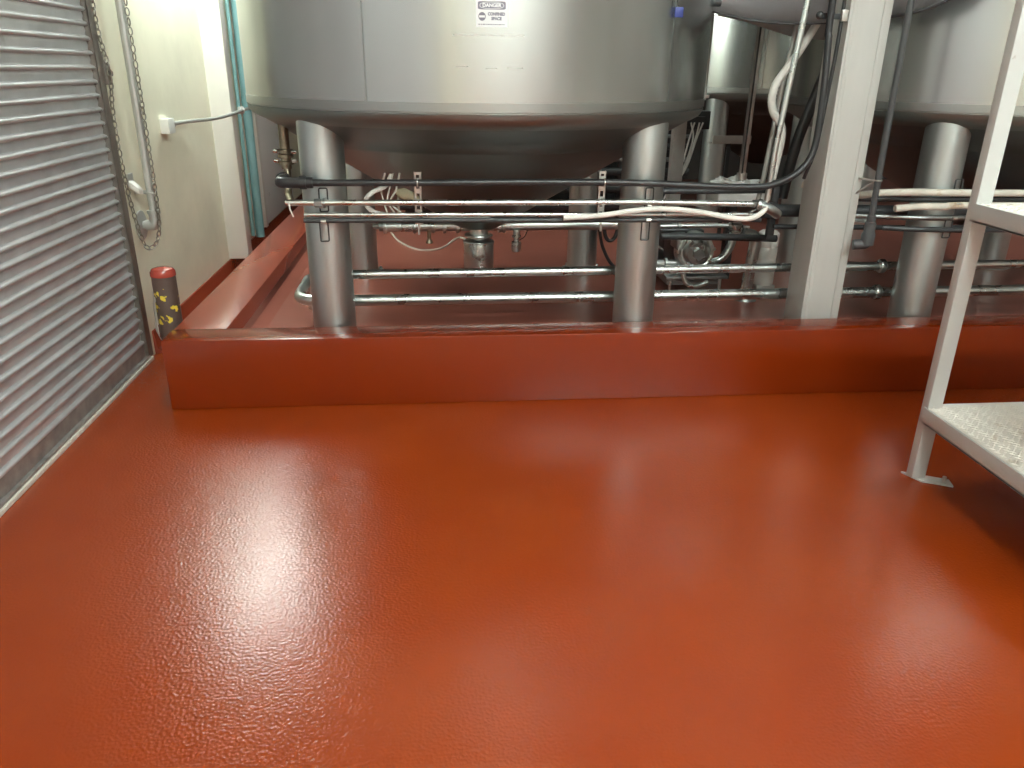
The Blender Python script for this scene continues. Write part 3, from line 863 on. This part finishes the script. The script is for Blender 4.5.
link('channel', MB().box(2.36, 2.70, 6.78, 6.80, 1.02, 1.085, .002).box(2.36, 2.70, 6.78, 6.90, 1.018, 1.024), M['galv_pipe'], tr)
link('hanger', MB().box(2.50, 2.53, 6.80, 6.82, PZ, 1.02), M['dark_metal'], tr)
rk = thing('pipe_rack', 'dark steel pipe rack standing behind the tanks', 'rack', (1.0, 7.7, PZ))
for x in (-0.3, 0.75, 1.75, 2.36):
    link('upright', MB().box(x, x + .06, 7.72, 7.78, PZ, 1.20, .003), M['dark_metal'], rk)
for (z, r, mm) in ((.36, .05, 'dark_metal'), (.52, .045, 'dark_metal'), (.68, .04, 'dark_metal'), (.80, .022, 'pipe_dull'), (.92, .03, 'dark_metal'), (1.02, .018, 'pipe_dull'), (1.16, .03, 'dark_metal')):
    link('pipe', MB().cyl((-0.4, 7.68, z), (2.45, 7.68, z - .01), r, seg=14), M[mm], rk)
link('back_plate', MB().box(-0.35, 2.44, 7.79, 7.80, PZ + .02, 1.20), M['dark_metal'], rk)
nb = thing('conduit', 'thin grey conduit standing upright along the right edge of the nearest tank', 'conduit', (1.68, 5.1, 1.43))
link('tube', MB().cyl((1.685, 5.1, 1.43), (1.685, 5.1, CEIL - .01), .016, seg=12), M['galv_pipe'], nb)
link('saddle', MB().box(1.655, 1.715, 5.08, 5.12, 1.44, 1.46, .002), M['zinc'], nb)

# blue tag on a wire
bt = thing('hanging_tag', 'small blue tag hanging on a wire at the nearest tank', 'tag', (1.092, 3.78, 1.825))
tx, tyy = 1.10, 3.80
link('tag', MB().box(tx - .02, tx + .02, tyy - .006, tyy + .006, 1.825, 1.868, .003), M['blue'], bt)
link('wire', MB().tube(smooth([(tx, tyy, 1.866), (tx - .01, tyy, 1.90), (tx + .02, tyy + .02, 1.98), (tx + .02, tyy + .03, 2.2)]), .003, 6), M['rubber'], bt)
hb = thing('hose_bracket', 'dark bracket at the top right edge of the nearest tank', 'bracket', (1.36, 4.35, 1.88))
link('plate', MB().box(1.34, 1.40, 4.30, 4.36, 1.90, 2.2, .004), M['dark_metal'], hb)
link('arm', MB().cyl((1.30, 4.33, 1.93), (1.47, 4.33, 1.93), .02, seg=12), M['dark_metal'], hb)

# sagging plastic sheet above, between the tanks
edge = smooth([(1.335, 4.42, 1.985), (1.41, 4.44, 1.915), (1.573, 4.38, 1.867), (1.708, 4.3, 1.841), (1.854, 4.23, 1.832), (2.02, 4.14, 1.838), (2.18, 3.95, 1.852), (2.26, 3.80, 1.875), (2.33, 3.70, 1.92), (2.42, 3.62, 2.02)], 5)
top = []
for k, q in enumerate(edge):
    t = k / (len(edge) - 1)
    top.append(Vector((1.55 + .95 * t, 4.70 - .95 * t, 2.62)))
tp = thing('plastic_sheet', 'grey plastic sheet sagging overhead between two tanks', 'sheet', (1.9, 4.2, 1.83))
sh = MB()


def sheet(s, t):
    i = s * (len(edge) - 1)
    k = min(int(i), len(edge) - 2)
    a = edge[k].lerp(edge[k + 1], i - k)
    b = top[k].lerp(top[k + 1], i - k)
    p = a.lerp(b, t)
    p.y -= .10 * math.sin(PI * t) + .012 * math.sin(14 * s + 5 * t)
    return p


sh.grid(sheet, 40, 10, .003)
link('sheet', sh, M['tarp'], tp, angle=80)
link('hem', MB().tube(edge, .007, 8), M['grey_conduit'], tp)
fe = [Vector(q) for q in ((1.56, 4.62, 1.885), (1.70, 4.60, 1.86), (1.83, 4.57, 1.822), (1.96, 4.5, 1.778), (2.10, 4.45, 1.765), (2.22, 4.40, 1.757))]
ff = MB()
ff.grid(lambda s, t: (fe[min(int(s * 5), 4)].lerp(fe[min(int(s * 5), 4) + 1], s * 5 - min(int(s * 5), 4))).lerp(Vector((1.55 + .75 * s, 4.66 - .25 * s, 2.4)), t), 10, 4, .003)
link('flap', ff, M['tarp_pale'], tp, angle=80)

# ------------------------------------------------------------------ left wall fittings
PX, PYY = -1.635, 4.615
cp_ = thing('wall_pipe', 'grey galvanised pipe running down the wall beside the chain to a round flange', 'pipe', (PX, PYY, .74))
link('tube', MB().cyl((PX, PYY, .80), (PX, PYY, CEIL - .01), .0225, seg=18), M['galv_pipe'], cp_)
el = MB().tube(fillet([(PX, PYY, .82), (PX, PYY, .745), (PX - .05, PYY, .745)], .03), .031, 16)
el.cyl((PX, PYY, .81), (PX, PYY, .83), .036)
link('elbow', el, M['galv_pipe'], cp_)
link('stub', MB().cyl((WX + .005, PYY, .745), (PX - .03, PYY, .745), .024), M['galv_pipe'], cp_)
link('flange', MB().lathe([(.082, 0), (.082, .008), (.05, .014), (.035, .018)], (WX + .001, PYY, .745), 32, (1, 0, 0)), M['galv_pipe'], cp_)
link('pipe_clip', MB().ring((PX, PYY, .93), (0, 0, 1), .026, .006, 24, 6).box(WX, PX - .02, PYY - .01, PYY + .01, .92, .94, .002), M['galv_pipe'], cp_)
cl_ = thing('chain_cleat', 'white chain cleat on the wall just above the round flange', 'cleat', (-1.70, 4.56, .93))
link('plate', MB().box(WX, WX + .01, 4.52, 4.60, .97, 1.04, .002), M['galv_pipe'], cl_)
cw = MB()
cw.hexa([(WX + .008, 4.52, .965), (-1.66, 4.515, .93), (-1.655, 4.57, .925), (WX + .008, 4.60, .955),
         (WX + .008, 4.52, 1.01), (-1.66, 4.515, .962), (-1.655, 4.57, .957), (WX + .008, 4.60, 1.00)], .010)
link('horn', cw, M['box_white'], cl_)

chn = MB()
cpath = smooth([(-1.592, 4.58, 3.2), (-1.592, 4.58, 1.9), (-1.592, 4.575, 1.2), (-1.598, 4.57, .80), (-1.615, 4.555, .68), (-1.645, 4.53, .634), (-1.675, 4.51, .65), (-1.694, 4.50, .76), (-1.704, 4.465, 1.0), (-1.700, 4.445, 1.35), (-1.680, 4.44, 1.55), (-1.698, 4.435, 1.75), (-1.700, 4.43, 2.0), (-1.700, 4.43, 3.2)], 40)
acc, k, step = 0.0, 0, 0.029
for a, b in zip(cpath, cpath[1:]):
    acc += (b - a).length
    if acc >= step:
        acc = 0
        d = (b - a).normalized()
        n = d.cross(Vector((0.6, 0.8, 0.1))).normalized()
        if k % 2:
            n = d.cross(n).normalized()
        chn.tube([b + d * .0195 * math.cos(2 * PI * j / 12) + n * .0108 * math.sin(2 * PI * j / 12) for j in range(12)], .0036, 5, closed=True)
        k += 1
tag(link('hand_chain', chn, M['chain']), 'looped metal hand chain hanging beside the roller door', 'chain')

eb = thing('outlet_box', 'small white electrical box on the cream wall with a conduit leaving it', 'electrical box', (-1.70, 5.3, 1.2))
link('box', MB().box(WX, WX + .055, 5.19, 5.31, 1.20, 1.29, .005), M['box_white'], eb)
link('connector', MB().cyl((WX + .03, 5.31, 1.25), (WX + .03, 5.36, 1.252), .022, seg=12), M['galv_pipe'], eb)
link('conduit', MB().tube(smooth([(WX + .03, 5.35, 1.252), (WX + .035, 5.7, 1.245), (-1.60, 6.05, 1.245), (-1.545, 6.35, 1.262), (-1.545, 6.7, 1.275), (-1.55, 7.3, 1.275)]), .0125, 12), M['galv_pipe'], eb)
link('strap', MB().ring((-1.547, 6.62, 1.274), (0, 1, 0), .016, .008, 16, 6).box(-1.565, -1.54, 6.56, 6.66, 1.245, 1.30, .003), M['box_white'], eb)

tl = thing('teal_pipe', 'teal painted pipe running up the wall behind the pilaster', 'pipe', (-1.64, 7.2, .15))
link('tube', MB().cyl((-1.64, 7.18, .16), (-1.64, 7.28, CEIL - .01), .038, seg=20), M['teal'], tl)
link('side_tube', MB().cyl((-1.69, 7.12, .18), (-1.69, 7.17, CEIL - .02), .016, seg=14), M['teal'], tl)
for z in (1.33, 1.60):
    link('coupling', MB().lathe([(.040, -.03), (.047, -.028), (.047, -.012), (.042, -.010), (.042, .010), (.047, .012), (.047, .028), (.040, .03)], (-1.64, 7.225 + (z - 1.4) * .019, z), 22, cap=False), M['teal_pale'], tl)
link('sleeve', MB().cyl((-1.64, 7.2205, 1.33), (-1.64, 7.2265, 1.60), .0395, seg=20), M['teal_pale'], tl)
GC = 'thin white conduits on the pilaster'
for (y, lab) in ((6.62, 'thin white conduit on the pilaster side, nearer the door'), (6.76, 'thin white conduit on the pilaster side, nearer the teal pipe')):
    tag(link('conduit', MB().cyl((-1.648, y, 1.29), (-1.648, y, CEIL - .01), .016, seg=12), M['box_white']), lab, 'conduit', GC)
wp = thing('wall_panel', 'tall white wall panel in the corner behind the teal pipe', 'panel', (-1.70, 8.4, .2))
link('panel', MB().box(WX, WX + .02, 7.6, 9.3, .16, 1.45, .004), M['wall_white'], wp)
link('batten', MB().box(WX, WX + .05, 7.62, 7.70, .16, CEIL - .3, .003), M['pilaster'], wp)
link('screw', MB().cyl((WX + .02, 8.0, .42), (WX + .026, 8.0, .42), .02, seg=10), M['zinc'], wp)

# bollard
BX, BY = -1.422, 4.0
bo = thing('bollard', 'short worn black and yellow bollard with red top between door and curb', 'bollard', (BX, BY, 0))
link('post', MB().lathe([(.059, 0), (.059, .605), (.057, .62)], (BX, BY, 0), 32), M['bollard'], bo)
link('cap', MB().lathe([(.058, .60), (.0615, .603), (.0615, .622), (.052, .638), (.03, .645), (0, .647)], (BX, BY, 0), 32, cap=False), M['red_cap'], bo)
# torn clear wrap along its left side
fw_ = MB()


def film(s, t):
    a = PI * (1.02 - .30 * s)
    rr = .062 + .026 * s * math.sin(PI * min(1, t * 1.1)) * (1 + .4 * math.sin(9 * t))
    return Vector((BX + rr * math.cos(a), BY - rr * abs(math.sin(a)) * .8 - .01, .27 + .26 * t * (1 - .12 * s)))


fw_.grid(film, 6, 14, .002)
link('torn_wrap', fw_, M['film'], bo)

# ------------------------------------------------------------------ white tread-plate platform, right
pf = thing('work_platform', 'white painted steel work platform with two tread plate decks', 'platform', (2.0, 2.72, 0))
X0, X1, Y0, Y1 = 1.965, 3.35, 1.25, 2.76
posts = ((X0, 2.712), (X1 - .09, 2.712), (X0, Y0), (X1 - .09, Y0))
for (x, y) in posts:
    o = link('post', MB().box(x, x + .061, y, y + .043, .008, 2.9, .003), M['stair_paint'], pf)
    fp = MB()
    oy = .0
    fp.hexa([(x - .01, y + .065, .0005), (x + .03, y - .02, .0005), (x + .14, y - .075, .0005), (x + .155, y - .02, .0005),
             (x - .01, y + .065, .009), (x + .03, y - .02, .009), (x + .14, y - .075, .009), (x + .155, y - .02, .009)], .002)
    fo = link('foot_plate', fp, M['stair_paint'], o)
    link('anchor_bolt', MB().cyl((x + .118, y - .04, .008), (x + .118, y - .04, .034), .008, seg=8), M['zinc'], o)
# deck: thin plate with raised diamonds; angle frame round it
for (zt, yb_) in ((.332, 2.755), (1.157, 2.738)):
    d = MB()
    xa, xb, ya, yb2 = X0 + .004, X1 - .02, Y0 + .05, yb_
    d.box(xa, xb, ya, yb2, zt - .006, zt)
    sp_ = 0.030
    i = 0
    yy = ya + .03
    while yy < yb2 - .02:
        xx = xa + .02 + (sp_ / 2 if i % 2 else 0)
        j = 0
        while xx < min(xb - .02, 3.0):
            L2, W2 = .0115, .0045
            ca = PI / 4 if (i + j) % 2 else -PI / 4
            c, s = math.cos(ca), math.sin(ca)
            q = [(L2, 0), (0, W2), (-L2, 0), (0, -W2)]
            vs = [d.bm.verts.new((xx + px * c - py * s, yy + px * s + py * c, zt)) for (px, py) in q]
            tpv = d.bm.verts.new((xx, yy, zt + .0042))
            for k in range(4):
                d.bm.faces.new((vs[k], vs[(k + 1) % 4], tpv))
            xx += sp_
            j += 1
        yy += sp_ / 2
        i += 1
    dk_ = link('deck', d, M['deck'], pf, angle=20)
    f = MB()
    f.box(X0 - .012, X0 - .004, Y0 + .02, yb_ - .03, zt - .062, zt + .004, .001)
    f.box(X0 - .012, X0 + .04, Y0 + .02, yb_ - .045, zt - .062, zt - .055)
    f.box(X1 - .014, X1 - .006, Y0 + .02, yb_ - .045, zt - .062, zt + .004, .001)
    f.box(X0 + .02, X1 - .02, Y0 + .04, Y0 + .048, zt - .062, zt - .007)
    f.box(X0 + .07, X1 - .1, yb_ - .014, yb_ - .006, zt - .062, zt - .007)
    link('edge_angle', f, M['stair_paint'], pf)
    link('gap_strip', MB().box(X0 - .0039, X0 + .0035, Y0 + .05, yb_ - .05, zt - .02, zt - .002), M['dark_metal'], pf)

# ------------------------------------------------------------------ ceiling lamps, plus two added low by the left wall
for i, (x, y, ax, k, lz) in enumerate(LAMPS):
    lx, ly = (0.62, 0.11) if ax == 'x' else (0.11, 0.62)
    t = thing('unseen_ceiling_lamp', 'unseen twin tube fluorescent lamp hanging from the ceiling', 'lamp', (x, y, lz - .03), 'ceiling lamps')
    hsg = MB().box(x - lx, x + lx, y - ly, y + ly, lz + .03, lz + .08, .01)
    link('housing', hsg, M['lamp_body'], t)
    lm = mat('fluorescent_tube_light', (1, 1, 1), .5, emit=(LAMP_COL, LAMP * k))
    for q in (-.055, .055):
        a, b = ((x - lx + .02, y + q, lz), (x + lx - .02, y + q, lz)) if ax == 'x' else ((x + q, y - ly + .02, lz), (x + q, y + ly - .02, lz))
        link('tube', MB().cyl(a, b, .019, seg=8), lm, t)
        for (p, d) in ((a, 1), (b, -1)):
            link('socket', MB().box(p[0] - .02, p[0] + .02, p[1] - .02, p[1] + .02, lz - .02, lz + .032), M['lamp_body'], t)
    for q in (-.8, .8):
        hx_, hy_ = (x + q * lx, y) if ax == 'x' else (x, y + q * ly)
        link('hanger', MB().cyl((hx_, hy_, lz + .075), (hx_, hy_, CEIL + .001), .006, seg=8), M['lamp_body'], t)
